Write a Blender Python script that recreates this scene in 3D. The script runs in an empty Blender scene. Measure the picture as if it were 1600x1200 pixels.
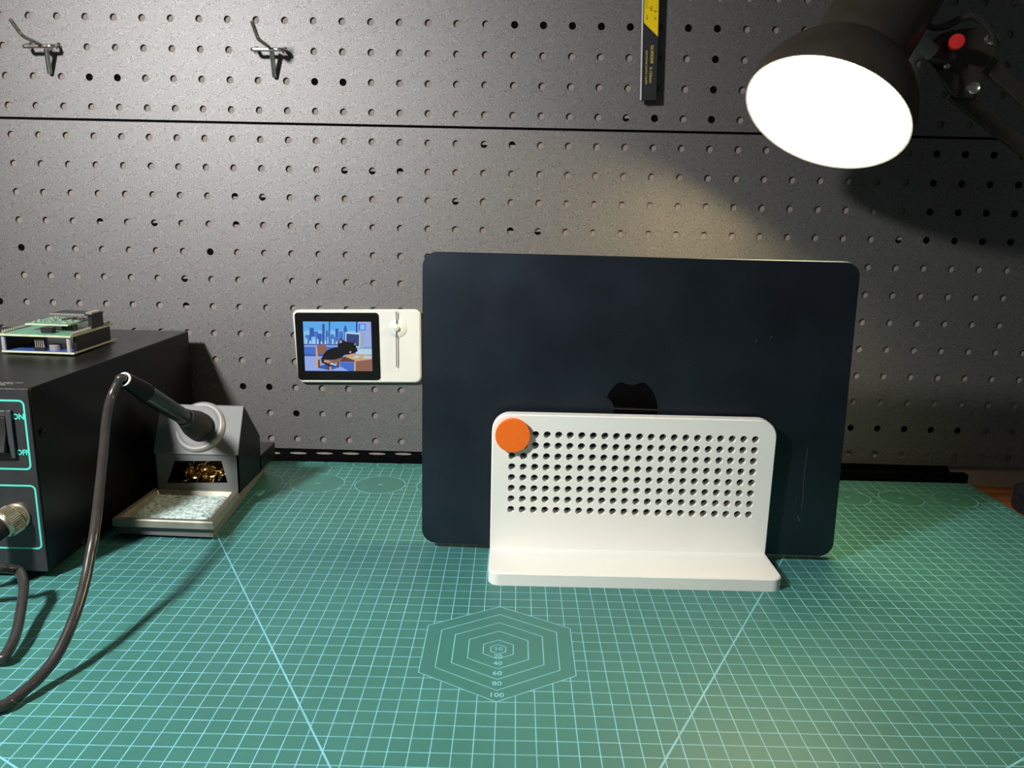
import bpy, math, random
import numpy as np
from mathutils import Vector, Matrix
random.seed(7)
C = bpy.context.scene.collection
S = 0.001                      # author in millimetres, build in metres

# ------------------------------------------------------------------ camera
F, PITCH, ROLL, YAW = 1222.7823, 0.2165, 0.0225, 0.0008
CAM = np.array([4.8047, -410.1848, 247.9287])
def _cam():
    cp, sp = math.cos(PITCH), math.sin(PITCH)
    w = np.array([0, cp, -sp]); u = np.array([0, sp, cp]); r = np.array([1., 0, 0])
    c, s = math.cos(YAW), math.sin(YAW); R = np.array([[c, -s, 0], [s, c, 0], [0, 0, 1]])
    w, u, r = R @ w, R @ u, R @ r
    c, s = math.cos(ROLL), math.sin(ROLL)
    return c * r + s * u, -s * r + c * u, w
CR, CU, CW = _cam()
cd = bpy.data.cameras.new('camera'); cam = bpy.data.objects.new('camera', cd); C.objects.link(cam)
cd.sensor_width = 36; cd.sensor_fit = 'HORIZONTAL'; cd.lens = 36 * F / 1600
cd.clip_start = 0.01; cd.clip_end = 20
cam.matrix_world = Matrix([[CR[0], CU[0], -CW[0], CAM[0] * S], [CR[1], CU[1], -CW[1], CAM[1] * S],
                           [CR[2], CU[2], -CW[2], CAM[2] * S], [0, 0, 0, 1]])
bpy.context.scene.camera = cam
def ray(x, y): return CW + (x - 800) / F * CR + (600 - y) / F * CU
def at(x, y, axis, val):       # measured photo pixel -> point on the plane axis = val (mm)
    d = ray(x, y); return CAM + d * ((val - CAM[axis]) / d[axis])

# pegboard lattice frame
K = 26.0 / 25.4
BO = CAM + (np.array([-457.7138, 335.8509, 408.5206]) - CAM) * K
BP = 26.0
BX = np.array([math.cos(-0.0138), math.sin(-0.0138), 0]); BZ = np.array([0, 0.0291, 1.0])
BN = np.cross(BX, BZ); BN /= np.linalg.norm(BN)          # towards the room
def bpt(u, v, off=0): return BO + BX * u + BZ * v + BN * off
def onb(x, y, off=0):
    d = ray(x, y); o = BO + BN * off; return CAM + d * (((o - CAM) @ BN) / (d @ BN))
def buv(P): d = np.asarray(P) - BO; return float(d @ BX), float(d[2])

# ------------------------------------------------------------------ materials
def lin(c):
    if isinstance(c, str):
        c = [int(c[i:i + 2], 16) / 255 for i in (1, 3, 5)]
        c = [v / 12.92 if v <= .04045 else ((v + .055) / 1.055) ** 2.4 for v in c]
    return tuple(c)
MATS = {}
def mat(name, col, rough=.5, metal=0., var=.08, scale=60., bump=0., bscale=800., spec=.5, emit=0., coat=0., rvar=.05):
    if name in MATS: return MATS[name]
    m = bpy.data.materials.new(name); m.use_nodes = True; nt = m.node_tree; N = nt.nodes; L = nt.links
    b = N['Principled BSDF']; col = lin(col)
    tc = N.new('ShaderNodeTexCoord'); no = N.new('ShaderNodeTexNoise')
    no.inputs['Scale'].default_value = scale; no.inputs['Detail'].default_value = 4
    L.new(tc.outputs['Object'], no.inputs['Vector'])
    cr = N.new('ShaderNodeValToRGB')
    cr.color_ramp.elements[0].position = .3; cr.color_ramp.elements[1].position = .7
    cr.color_ramp.elements[0].color = tuple(max(0, c * (1 - var)) for c in col) + (1,)
    cr.color_ramp.elements[1].color = tuple(min(1, c * (1 + var)) for c in col) + (1,)
    L.new(no.outputs['Fac'], cr.inputs['Fac']); L.new(cr.outputs['Color'], b.inputs['Base Color'])
    mr = N.new('ShaderNodeMapRange'); mr.inputs['To Min'].default_value = max(0.02, rough - rvar); mr.inputs['To Max'].default_value = min(1, rough + rvar)
    L.new(no.outputs['Fac'], mr.inputs['Value']); L.new(mr.outputs['Result'], b.inputs['Roughness'])
    b.inputs['Metallic'].default_value = metal
    b.inputs['Specular IOR Level'].default_value = spec
    b.inputs['Coat Weight'].default_value = coat
    if bump:
        n2 = N.new('ShaderNodeTexNoise'); n2.inputs['Scale'].default_value = bscale; n2.inputs['Detail'].default_value = 3
        L.new(tc.outputs['Object'], n2.inputs['Vector'])
        bp = N.new('ShaderNodeBump'); bp.inputs['Strength'].default_value = bump; bp.inputs['Distance'].default_value = .0003
        L.new(n2.outputs['Fac'], bp.inputs['Height']); L.new(bp.outputs['Normal'], b.inputs['Normal'])
    if emit:
        L.new(cr.outputs['Color'], b.inputs['Emission Color']); b.inputs['Emission Strength'].default_value = emit
    MATS[name] = m; return m

M_MAT = mat('cutting_mat_green', (.048, .185, .158), .44, var=.10, scale=9, bump=.25, bscale=1500, rvar=.08, spec=.35)
M_PATCH = mat('mat_print_green', (.049, .188, .16), .44, var=.06, scale=20, spec=.35)
M_LINE = mat('mat_line_ink', (.21, .52, .62), .5, var=.12, scale=70)
M_BOARD = None
M_WALL = mat('wall_plaster', (.25, .215, .19), .85, var=.06, scale=14, bump=.2, bscale=300)
M_FLOOR = mat('floor_grey', (.25, .23, .21), .6, var=.1, scale=4)
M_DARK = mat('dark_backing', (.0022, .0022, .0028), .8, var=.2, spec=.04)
M_LAP = mat('midnight_aluminium', (.053, .067, .087), .43, metal=.96, var=.12, scale=18, rvar=.06)
M_LAPEDGE = mat('midnight_edge', (.16, .18, .20), .30, metal=.9, var=.1)
M_LOGO = mat('logo_gloss_black', (.0015, .0015, .0018), .07, var=.1, spec=.5)
M_RUBBER = mat('black_rubber', (.010, .010, .011), .55, var=.15, spec=.35)
M_PRINT = mat('white_printed_plastic', (.87, .86, .79), .42, var=.012, scale=30, bump=.08, bscale=400)
M_ORANGE = mat('orange_plastic', (.93, .165, .012), .42, var=.05, scale=300, bump=.1)
M_BOX = mat('black_powder_coat', (.0035, .0035, .004), .32, var=.15, scale=200, bump=.15, bscale=2500, spec=.22)
M_FACE = mat('black_front_panel', (.024, .025, .027), .45, var=.10, scale=150, bump=.15, bscale=2500)
M_TEAL = mat('teal_ink', (.075, .62, .50), .5, var=.05)
M_SWITCH = mat('switch_plastic', (.045, .047, .05), .35, var=.1)
M_GREY = mat('grey_paint_metal', (.15, .153, .148), .55, metal=.0, var=.06, scale=120, bump=.1, bscale=2000)
M_GREYD = mat('dark_grey_paint', (.14, .14, .135), .5, metal=.0, var=.08, scale=120)
M_ALU = mat('cast_aluminium', (.27, .265, .25), .42, metal=.1, var=.08, scale=150)
M_STEEL = mat('zinc_steel', (.55, .54, .50), .25, metal=.95, var=.08, scale=200)
M_BRASS = mat('brass', (.72, .48, .17), .25, metal=1., var=.15, scale=300)
M_BRASSF = mat('worn_nickel', (.62, .56, .42), .3, metal=.9, var=.15, scale=300)
M_TRAY = mat('tray_metal', (.36, .34, .28), .38, metal=.6, var=.15, scale=90)
M_CABLE = mat('cable_rubber', (.036, .033, .030), .26, var=.12, scale=100)
M_HANDLE = mat('handle_plastic', (.012, .019, .020), .25, var=.1)
M_GRIP = mat('foam_grip', (.018, .018, .018), .75, var=.2, scale=500, bump=.4)
M_WHITE = mat('white_plastic', (.80, .79, .73), .40, var=.015)
M_BEZEL = mat('black_glass', (.004, .004, .004), .25, var=.1)
M_LBODY = mat('lamp_black_enamel', (.034, .028, .020), .40, var=.1, scale=80, bump=.1)
M_LIN = mat('lamp_white_enamel', (.85, .83, .78), .5, var=.02)
M_RED = mat('red_plastic', (.62, .022, .018), .35, var=.06)
M_YELLOW = mat('yellow_scale', (.82, .56, .0), .42, var=.03)
M_CALB = mat('caliper_black', (.022, .023, .026), .40, var=.12)
M_GOLD = mat('gold_ink', (.55, .43, .08), .5, var=.1)
M_INK = mat('black_ink', (.03, .02, .004), .6, var=.1)
M_GREENPCB = mat('green_solder_mask', (.13, .34, .22), .30, var=.25, scale=260)
M_BLUEPCB = mat('blue_solder_mask', (.05, .10, .34), .35, var=.3, scale=260)
M_FR4 = mat('fibreglass_edge', (.50, .54, .36), .6, var=.1, scale=200)
M_PINS = mat('tinned_pin', (.80, .76, .64), .28, metal=.8, var=.1)
M_IC = mat('black_header', (.012, .012, .013), .45, var=.1)
M_CLEAR = mat('pale_spacer', (.34, .34, .36), .35, var=.1)

def board_material():
    m = bpy.data.materials.new('speckled_grey_powder_coat'); m.use_nodes = True; nt = m.node_tree; N = nt.nodes; L = nt.links
    b = N['Principled BSDF']; tc = N.new('ShaderNodeTexCoord')
    n = N.new('ShaderNodeTexNoise'); n.inputs['Scale'].default_value = 2600; n.inputs['Detail'].default_value = 1
    L.new(tc.outputs['Object'], n.inputs['Vector'])
    cr = N.new('ShaderNodeValToRGB'); e = cr.color_ramp.elements
    e[0].position = .30; e[0].color = (.06, .059, .058, 1); e[1].position = .68; e[1].color = (.34, .331, .324, 1)
    L.new(n.outputs['Fac'], cr.inputs['Fac']); L.new(cr.outputs['Color'], b.inputs['Base Color'])
    b.inputs['Metallic'].default_value = .84; b.inputs['Roughness'].default_value = .585
    bp = N.new('ShaderNodeBump'); bp.inputs['Strength'].default_value = .2; bp.inputs['Distance'].default_value = .0002
    L.new(n.outputs['Fac'], bp.inputs['Height']); L.new(bp.outputs['Normal'], b.inputs['Normal'])
    return m
M_BOARD = board_material()

def wood_material():
    m = bpy.data.materials.new('brown_wood_desk'); m.use_nodes = True; nt = m.node_tree; N = nt.nodes; L = nt.links
    b = N['Principled BSDF']; tc = N.new('ShaderNodeTexCoord'); mp = N.new('ShaderNodeMapping')
    mp.inputs['Scale'].default_value = (4, 60, 20); L.new(tc.outputs['Object'], mp.inputs['Vector'])
    n = N.new('ShaderNodeTexNoise'); n.inputs['Scale'].default_value = 3; n.inputs['Detail'].default_value = 8
    L.new(mp.outputs['Vector'], n.inputs['Vector']); cr = N.new('ShaderNodeValToRGB'); e = cr.color_ramp.elements
    e[0].position = .35; e[0].color = (.10, .035, .012, 1); e[1].position = .7; e[1].color = (.26, .10, .035, 1)
    L.new(n.outputs['Fac'], cr.inputs['Fac']); L.new(cr.outputs['Color'], b.inputs['Base Color']); b.inputs['Roughness'].default_value = .5
    return m
M_WOOD = wood_material()

def sponge_material():
    m = bpy.data.materials.new('blue_white_sponge'); m.use_nodes = True; nt = m.node_tree; N = nt.nodes; L = nt.links
    b = N['Principled BSDF']; tc = N.new('ShaderNodeTexCoord')
    v = N.new('ShaderNodeTexNoise'); v.inputs['Scale'].default_value = 330; v.inputs['Detail'].default_value = 3
    L.new(tc.outputs['Object'], v.inputs['Vector']); cr = N.new('ShaderNodeValToRGB'); e = cr.color_ramp.elements
    e[0].position = .36; e[0].color = (.24, .37, .37, 1); e[1].position = .56; e[1].color = (.66, .80, .79, 1)
    x = e.new(.48); x.color = (.44, .57, .55, 1)
    L.new(v.outputs['Fac'], cr.inputs['Fac']); L.new(cr.outputs['Color'], b.inputs['Base Color']); b.inputs['Roughness'].default_value = .6
    bp = N.new('ShaderNodeBump'); bp.inputs['Strength'].default_value = .8; bp.inputs['Distance'].default_value = .001
    L.new(v.outputs['Fac'], bp.inputs['Height']); L.new(bp.outputs['Normal'], b.inputs['Normal'])
    return m
M_SPONGE = sponge_material()

# ------------------------------------------------------------------ mesh builder
class MB:
    def __init__(s): s.v = []; s.f = []; s.mi = []; s.cur = 0
    def add(s, vs, fs):
        o = len(s.v); s.v += [tuple(float(c) for c in p) for p in vs]
        for f in fs: s.f.append([o + i for i in f]); s.mi.append(s.cur)
    def quad(s, a, b, c, d): s.add([a, b, c, d], [(0, 1, 2, 3)])
    def poly(s, pts): s.add(pts, [tuple(range(len(pts)))])
    def box(s, x0, x1, y0, y1, z0, z1):
        s.add([(x0, y0, z0), (x1, y0, z0), (x1, y1, z0), (x0, y1, z0), (x0, y0, z1), (x1, y0, z1), (x1, y1, z1), (x0, y1, z1)],
              [(0, 3, 2, 1), (4, 5, 6, 7), (0, 1, 5, 4), (1, 2, 6, 5), (2, 3, 7, 6), (3, 0, 4, 7)])
    def loft(s, a, b, cap=True):           # two rings with the same count
        n = len(a); fs = [(i, (i + 1) % n, n + (i + 1) % n, n + i) for i in range(n)]
        if cap: fs += [tuple(reversed(range(n))), tuple(range(n, 2 * n))]
        s.add(list(a) + list(b), fs)
    def prism(s, pts, d):                  # polygon (3D pts) extruded by vector d
        d = np.asarray(d, float); s.loft([np.asarray(p, float) for p in pts], [np.asarray(p, float) + d for p in pts])
    def lathe(s, o, ax, prof, n=32, closed=False):
        o = np.asarray(o, float); ax = np.asarray(ax, float); ax = ax / np.linalg.norm(ax)
        t = np.array([0, 0, 1.]) if abs(ax[2]) < .9 else np.array([1., 0, 0])
        e1 = np.cross(ax, t); e1 /= np.linalg.norm(e1); e2 = np.cross(ax, e1)
        vs = []; fs = []
        for h, r in prof:
            for k in range(n):
                a = 2 * math.pi * k / n; vs.append(o + ax * h + (e1 * math.cos(a) + e2 * math.sin(a)) * r)
        m = len(prof)
        for j in range(m if closed else m - 1):
            j2 = (j + 1) % m
            for k in range(n):
                k2 = (k + 1) % n; fs.append((j * n + k, j * n + k2, j2 * n + k2, j2 * n + k))
        if not closed:
            if prof[0][1] > .01: fs.append(tuple(reversed(range(n))))
            if prof[-1][1] > .01: fs.append(tuple(range((m - 1) * n, m * n)))
        s.add(vs, fs)
    def tube(s, pts, r, n=12):
        pts = [np.asarray(p, float) for p in pts]; rs = r if isinstance(r, (list, tuple)) else [r] * len(pts)
        vs = []; fs = []; prev = None
        for i, p in enumerate(pts):
            t = pts[min(i + 1, len(pts) - 1)] - pts[max(i - 1, 0)]; t /= (np.linalg.norm(t) + 1e-9)
            if prev is None:
                a = np.array([0, 0, 1.]) if abs(t[2]) < .9 else np.array([1., 0, 0]); e1 = np.cross(t, a)
            else: e1 = prev - t * (prev @ t)
            e1 /= np.linalg.norm(e1); prev = e1; e2 = np.cross(t, e1)
            for k in range(n):
                a = 2 * math.pi * k / n; vs.append(p + (e1 * math.cos(a) + e2 * math.sin(a)) * rs[i])
        for i in range(len(pts) - 1):
            for k in range(n):
                k2 = (k + 1) % n; fs.append((i * n + k, i * n + k2, (i + 1) * n + k2, (i + 1) * n + k))
        fs += [tuple(reversed(range(n))), tuple(range((len(pts) - 1) * n, len(pts) * n))]
        s.add(vs, fs)
    def build(s, name, mats, parent=None, bevel=0., seg=2, smooth=35, label=None, recalc=True):
        if not isinstance(mats, (list, tuple)): mats = [mats]
        base = np.array(parent['_o']) if parent is not None else None
        if base is None:
            v = np.array(s.v); base = np.array([(v[:, 0].min() + v[:, 0].max()) / 2, (v[:, 1].min() + v[:, 1].max()) / 2, v[:, 2].min()])
            loc = base
        else: loc = np.zeros(3)
        me = bpy.data.meshes.new(name)
        me.from_pydata([tuple((np.array(p) - base) * S) for p in s.v], [], s.f)
        for m in mats: me.materials.append(m)
        for p, i in zip(me.polygons, s.mi): p.material_index = i
        if recalc:
            import bmesh
            bm = bmesh.new(); bm.from_mesh(me); bmesh.ops.recalc_face_normals(bm, faces=bm.faces); bm.to_mesh(me); bm.free()
        if smooth:
            me.shade_smooth(); me.set_sharp_from_angle(angle=math.radians(smooth))
        me.update()
        o = bpy.data.objects.new(name, me); C.objects.link(o)
        o['_o'] = [float(c) for c in base]
        if parent is not None: o.parent = parent
        o.location = loc * S if parent is None else (0, 0, 0)
        if bevel:
            b = o.modifiers.new('bevel', 'BEVEL'); b.width = bevel * S; b.segments = seg; b.limit_method = 'ANGLE'; b.angle_limit = math.radians(40)
            b.harden_normals = False
        if label: o['label'] = label
        return o
def thing(name, label, cat, loc, group=None):
    o = bpy.data.objects.new(name, None); C.objects.link(o); o.location = np.asarray(loc, float) * S
    o['_o'] = [float(c) for c in loc]; o['label'] = label; o['category'] = cat; o.empty_display_size = .02
    if group: o['group'] = group
    return o
def tag(o, label, cat, group=None):
    o['label'] = label; o['category'] = cat
    if group: o['group'] = group
    return o
def struct(o): o['kind'] = 'structure'; return o
def smooth_path(pts, n=8):                  # Catmull-Rom
    P = [np.asarray(p, float) for p in pts]; P = [2 * P[0] - P[1]] + P + [2 * P[-1] - P[-2]]; out = []
    for i in range(1, len(P) - 2):
        for k in range(n):
            t = k / n; a, b, c, d = P[i - 1], P[i], P[i + 1], P[i + 2]
            out.append(.5 * ((2 * b) + (-a + c) * t + (2 * a - 5 * b + 4 * c - d) * t * t + (-a + 3 * b - 3 * c + d) * t ** 3))
    out.append(P[-2]); return out
def rrect(w, h, r, n=6, r2=None):           # rounded rectangle outline in 2D, (0,0)..(w,h), counter clockwise
    out = []; rs = [r, r, r2 if r2 is not None else r, r2 if r2 is not None else r]
    for (cx, cy, a0), rr in zip(((0, 0, 180), (w, 0, 270), (w, h, 0), (0, h, 90)), rs):
        ox = cx + (rr if cx == 0 else -rr); oy = cy + (rr if cy == 0 else -rr)
        if rr < .01: out.append((cx, cy)); continue
        for k in range(n + 1):
            a = math.radians(a0 + 90 * k / n); out.append((ox + rr * math.cos(a), oy + rr * math.sin(a)))
    return out
def text(mb, body, size, o, ex, ey, align='CENTER', wide=1., bold=.012):
    cu = bpy.data.curves.new('t', 'FONT'); cu.body = body; cu.size = 1; cu.align_x = align; cu.align_y = 'CENTER'; cu.resolution_u = 2; cu.offset = bold
    ob = bpy.data.objects.new('t', cu); C.objects.link(ob); dg = bpy.context.evaluated_depsgraph_get()
    me = ob.evaluated_get(dg).to_mesh(); o = np.asarray(o, float); ex = np.asarray(ex, float); ey = np.asarray(ey, float)
    mb.add([o + ex * v.co.x * size * wide + ey * v.co.y * size for v in me.vertices], [tuple(p.vertices) for p in me.polygons])
    ob.to_mesh_clear(); bpy.data.objects.remove(ob); bpy.data.curves.remove(cu)
def strip(mb, pts, w, nrm, closed=True):    # flat ribbon along a polyline
    P = [np.asarray(p, float) for p in pts]; n = len(P); L = []; nrm = np.asarray(nrm, float)
    for i in range(n):
        a = P[i - 1] if (closed or i > 0) else P[i]; b = P[(i + 1) % n] if (closed or i < n - 1) else P[i]
        t1 = P[i] - a; t2 = b - P[i]
        t1 = t1 / np.linalg.norm(t1) if np.linalg.norm(t1) > 1e-6 else t2 / np.linalg.norm(t2)
        t2 = t2 / np.linalg.norm(t2) if np.linalg.norm(t2) > 1e-6 else t1
        s1 = np.cross(nrm, t1); s2 = np.cross(nrm, t2); m = s1 + s2; m /= np.linalg.norm(m); m = m / max(.3, (m @ s1))
        L.append((P[i] - m * w / 2, P[i] + m * w / 2))
    for i in range(n if closed else n - 1):
        j = (i + 1) % n; mb.quad(L[i][0], L[j][0], L[j][1], L[i][1])
def hole_cells(mb, P, us, vs, r, depth, hu, up, dn, seg=16, skip=()):
    """perforated sheet: one square cell per hole; up/dn give the half heights for each row"""
    for j, v in enumerate(vs):
        for i, u in enumerate(us):
            sq = []; ci = []; cb = []
            for k in range(seg):
                a = 2 * math.pi * k / seg; c, s = math.cos(a), math.sin(a); q = max(abs(c), abs(s))
                x, y = c / q, s / q
                sq.append(P(u + x * hu, v + y * (up[j] if y > 0 else dn[j]), 0))
                ci.append(P(u + c * r, v + s * r, 0)); cb.append(P(u + c * r, v + s * r, -depth))
            o = len(mb.v); mb.v += [tuple(map(float, p)) for p in sq + ci + cb]
            for k in range(seg):
                k2 = (k + 1) % seg
                mb.f.append([o + k, o + k2, o + seg + k2, o + seg + k]); mb.mi.append(mb.cur)
                mb.f.append([o + seg + k, o + seg + k2, o + 2 * seg + k2, o + 2 * seg + k]); mb.mi.append(mb.cur)

# ------------------------------------------------------------------ setting
b = MB(); b.box(-900, 900, -900, 700, -760, -750); struct(b.build('floor', M_FLOOR))
# wall just behind the pegboard (parallel to it), running down behind the desk
b = MB()
b.prism([bpt(-400, -1150, -2.2), bpt(1500, -1150, -2.2), bpt(1500, 500, -2.2), bpt(-400, 500, -2.2)], -BN * 60)
WALL = struct(b.build('wall_back', M_WALL))
# black gaps and cables behind some holes, plus patches that paint in shade
b = MB()
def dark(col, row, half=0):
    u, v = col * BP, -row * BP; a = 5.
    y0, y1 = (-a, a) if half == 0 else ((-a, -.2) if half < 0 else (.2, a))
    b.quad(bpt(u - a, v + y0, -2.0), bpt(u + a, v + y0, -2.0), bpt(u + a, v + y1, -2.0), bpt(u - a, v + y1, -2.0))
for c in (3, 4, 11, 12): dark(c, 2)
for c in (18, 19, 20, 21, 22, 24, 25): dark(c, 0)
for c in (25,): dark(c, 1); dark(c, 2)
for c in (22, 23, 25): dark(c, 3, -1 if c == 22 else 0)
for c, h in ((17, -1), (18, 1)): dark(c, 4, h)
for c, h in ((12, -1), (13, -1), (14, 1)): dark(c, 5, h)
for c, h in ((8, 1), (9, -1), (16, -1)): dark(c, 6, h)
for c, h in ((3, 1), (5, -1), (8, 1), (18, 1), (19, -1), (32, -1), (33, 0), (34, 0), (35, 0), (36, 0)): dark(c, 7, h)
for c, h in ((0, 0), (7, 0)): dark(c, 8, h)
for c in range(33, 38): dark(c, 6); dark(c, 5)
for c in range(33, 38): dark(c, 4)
dark(6, 9, -1); dark(-1, 10); dark(6, 10, 1); dark(9, 13); dark(8, 13); dark(10, 14)  # last three paint the station's shadow into the holes
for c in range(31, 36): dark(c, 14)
b.quad(bpt(-110, -3.44 * BP - 8, -1.95), bpt(1130, -3.44 * BP - 8, -1.95), bpt(1130, -3.44 * BP + 8, -1.95), bpt(-110, -3.44 * BP + 8, -1.95))  # strip paints the shadowed seam between the panels black
gap = b.build('dark_backing', M_DARK, WALL, label='dark gaps behind the pegboard holes, some of them painted shade')

# desk with a rounded back right corner
b = MB()
pts = [(-760, -700), (545, -700), (545, 250)]
for k in range(9):
    a = math.radians(90 * k / 8); pts.append((455 + 90 * math.cos(a), 250 + 70 * math.sin(a)))
pts += [(-760, 336)]
b.prism([(x, y, -27) for x, y in pts], (0, 0, 24.5))
tag(b.build('desk', M_WOOD, bevel=2), 'brown wooden desk under the green cutting mat, bare at the right edge', 'desk')

# ------------------------------------------------------------------ cutting mat
mt = thing('cutting_mat', 'large green cutting mat with pale blue grid covering the desk', 'cutting mat', (0, 0, -2.5))
b = MB(); o = rrect(900, 600, 8); b.prism([(x - 450, y - 265, -2.5) for x, y in o], (0, 0, 2.5)); b.build('mat_sheet', M_MAT, mt)
b = MB(); LW = .52
for i in range(-44, 45): b.quad((i * 10 - LW / 2, -250, .04), (i * 10 + LW / 2, -250, .04), (i * 10 + LW / 2, 320, .04), (i * 10 - LW / 2, 320, .04))
for j in range(-25, 33): b.quad((-440, j * 10 - LW / 2, .045), (440, j * 10 - LW / 2, .045), (440, j * 10 + LW / 2, .045), (-440, j * 10 + LW / 2, .045))
for j in range(-25, 33):
    w = 2.4 if j % 5 == 0 else 1.3
    b.quad((444 - w, j * 10 - .7, .04), (444 + w, j * 10 - .7, .04), (444 + w, j * 10 + .7, .04), (444 - w, j * 10 + .7, .04))
b.build('grid_lines', M_LINE, mt, smooth=0, recalc=False)
b = MB(); Z = np.array([0, 0, 1.])
for sx in (-1, 1):
    strip(b, [(0, -229.5, .06), (sx * 312, 311, .06)], .95, Z, False)
    strip(b, [(0, -229.5, .06), (sx * 438, 23.5, .06)], .95, Z, False)
b.build('angle_lines', M_LINE, mt, smooth=0, recalc=False)
b = MB(); hx = lambda r, z: [(r * math.sin(math.radians(60 * k)), r * math.cos(math.radians(60 * k)), z) for k in range(6)]
b.poly(list(reversed(hx(50, .08)))); b.build('hexagon_patch', M_PATCH, mt, smooth=0, recalc=False)
b = MB()
for r in (5, 10, 20, 30, 40, 50): strip(b, hx(r, .10), .52, Z)
b.build('hexagon_rings', M_LINE, mt, smooth=0, recalc=False)
b = MB()
for t_, y, s_ in (('10', .3, 3.4), ('20', -7.6, 3.4), ('40', -14.6, 3.4), ('60', -24.3, 3.6), ('80', -34, 3.6), ('100', -44.2, 3.6)):
    text(b, t_, s_ * 1.5, (0, y, .13), (1, 0, 0), (0, 1, 0))
b.build('size_numbers', M_LINE, mt, smooth=0, recalc=False)
CIRC = [(-230, 271, 25), (-172.5, 272.5, 24.3), (-115, 272.8, 23), (-59.5, 272, 22), (264, 268.5, 20), (313.3, 268, 19.6), (362, 267.6, 19), (411, 267.3, 18.4)] \
     + [(-214, 331, 8), (-190, 331, 8.4), (-167, 331, 8.8), (-142.7, 331, 9.1), (-118.4, 331, 9.4), (-92.4, 331, 9.8), (-66, 331, 10)]
for x, y, r in CIRC:
    b = MB(); ring = [(x + r * math.cos(2 * math.pi * k / 48), y + r * math.sin(2 * math.pi * k / 48)) for k in range(48)]
    lim = [(a, min(c, 334.6)) for a, c in ring]
    b.poly([(a, c, .08) for a, c in lim]); b.cur = 1; strip(b, [(a, c, .10) for a, c in lim], .6, Z)
    q = .09 * r + .5; b.quad((x - q, y - .5, .1), (x + q, y - .5, .1), (x + q * .8, y + .9, .1), (x - q * .8, y + .7, .1))
    b.build('circle_print', [M_PATCH, M_LINE], mt, smooth=0, recalc=False)

# ------------------------------------------------------------------ pegboards
def panel(label, rows, up, dn):
    us = [c * BP for c in range(-4, 43)]; vs = [-r * BP for r in rows]
    u0, u1 = us[0] - BP / 2, us[-1] + BP / 2; vt, vb = vs[0] + up[0], vs[-1] - dn[-1]
    loc = bpt((u0 + u1) / 2, vb)
    t = thing('pegboard', label, 'pegboard', loc, 'pegboard panels')
    b = MB(); hole_cells(b, bpt, us, vs, 3.3, 1.4, BP / 2, up, dn)
    for v_ in (vt, vb):
        b.quad(bpt(u0, v_), bpt(u1, v_), bpt(u1, v_, -2.0), bpt(u0, v_, -2.0))
    for u_ in (u0, u1): b.quad(bpt(u_, vt), bpt(u_, vb), bpt(u_, vb, -2.0), bpt(u_, vt, -2.0))
    b.build('perforated_sheet', M_BOARD, t, smooth=0)
    return t
h = BP / 2
panel('upper dark grey metal pegboard holding the two hooks and the caliper', [-3, -2, -1, 0, 1, 2, 3], [h] * 7, [h] * 6 + [.395 * BP])
panel('lower dark grey metal pegboard behind the laptop, screen and soldering gear', list(range(4, 16)), [.515 * BP] + [h] * 11, [h] * 11 + [.38 * BP])
b = MB(); ue = buv(onb(1479, 734))[0]; vbm = -15.38 * BP  # black strip added in place of the shade under the board
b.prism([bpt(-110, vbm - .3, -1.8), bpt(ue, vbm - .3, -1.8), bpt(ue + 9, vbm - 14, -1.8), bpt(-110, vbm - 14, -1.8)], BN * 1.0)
b.cur = 1  # pale slits paint in the lit wall glimpsed through the gap
for k in range(9):
    u_ = buv(onb(425 + k * 41, 708, -1))[0]; v_ = buv(onb(425 + k * 41, 707.5 + k * .35, -1))[1]
    b.poly([bpt(u_ + 8.5 * math.cos(a * math.pi / 8), v_ + 1.1 * math.sin(a * math.pi / 8), -.75) for a in range(16)])
rl = tag(b.build('under_board_shade', [M_DARK, M_WALL]), 'black rail standing in for the shade under the pegboard', 'band')
# low black strip at the foot of the pegboard on the right
b = MB(); b.box(150, 449, 314, 322, .2, 9)
tag(b.build('cable_duct', M_DARK, bevel=1), 'low black strip lying at the foot of the pegboard right of the laptop', 'strip')

# ------------------------------------------------------------------ pegboard hooks
def hook(label, tip, bend, root, barl, barr, c0, c1, st0, st1, grp):
    loc = onb(*root, off=2)
    t = thing('pegboard_hook', label, 'hook', loc, 'pegboard hooks')
    hz = -1 * BP
    A = onb(*barl, off=13); Bp = onb(*barr, off=13); pl = bpt(c0 * BP, hz, -2); pr = bpt(c1 * BP, hz, -2)
    b = MB(); b.tube(smooth_path([pl, bpt(c0 * BP, hz, 4), A * .94 + pl * .06, A * .8 + Bp * .2, A * .2 + Bp * .8, Bp * .94 + pr * .06, bpt(c1 * BP, hz, 4), pr], 6), 1.75, 10)
    b.build('crossbar', M_STEEL, t)
    R0 = onb(*root, off=13.5)
    B1 = at(*bend, 1, R0[1] - 24); T1 = at(*tip, 1, R0[1] - 32)
    b = MB(); b.tube(smooth_path([R0, R0 * .5 + B1 * .5, R0 * .12 + B1 * .88, B1 * .86 + T1 * .14, T1 * .5 + B1 * .5, T1], 5), 1.7, 10)
    b.build('hook_arm', M_STEEL, t)
    b = MB(); b.tube([onb(*st0, off=11), onb(*st1, off=2.2)], 2.1, 10); b.build('stem', M_STEEL, t)
hook('zinc pegboard hook at the upper left corner', (15.5, 29.5), (35, 56), (62, 69), (37, 72.5), (80, 72), 1, 2, (72, 76), (78, 115), '')
hook('zinc pegboard hook between the left corner hook and the caliper', (393.5, 33), (403.5, 61), (420, 73.5), (393.5, 77), (440, 77.5), 9, 10, (424.5, 80), (429, 120.5), '')

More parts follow.
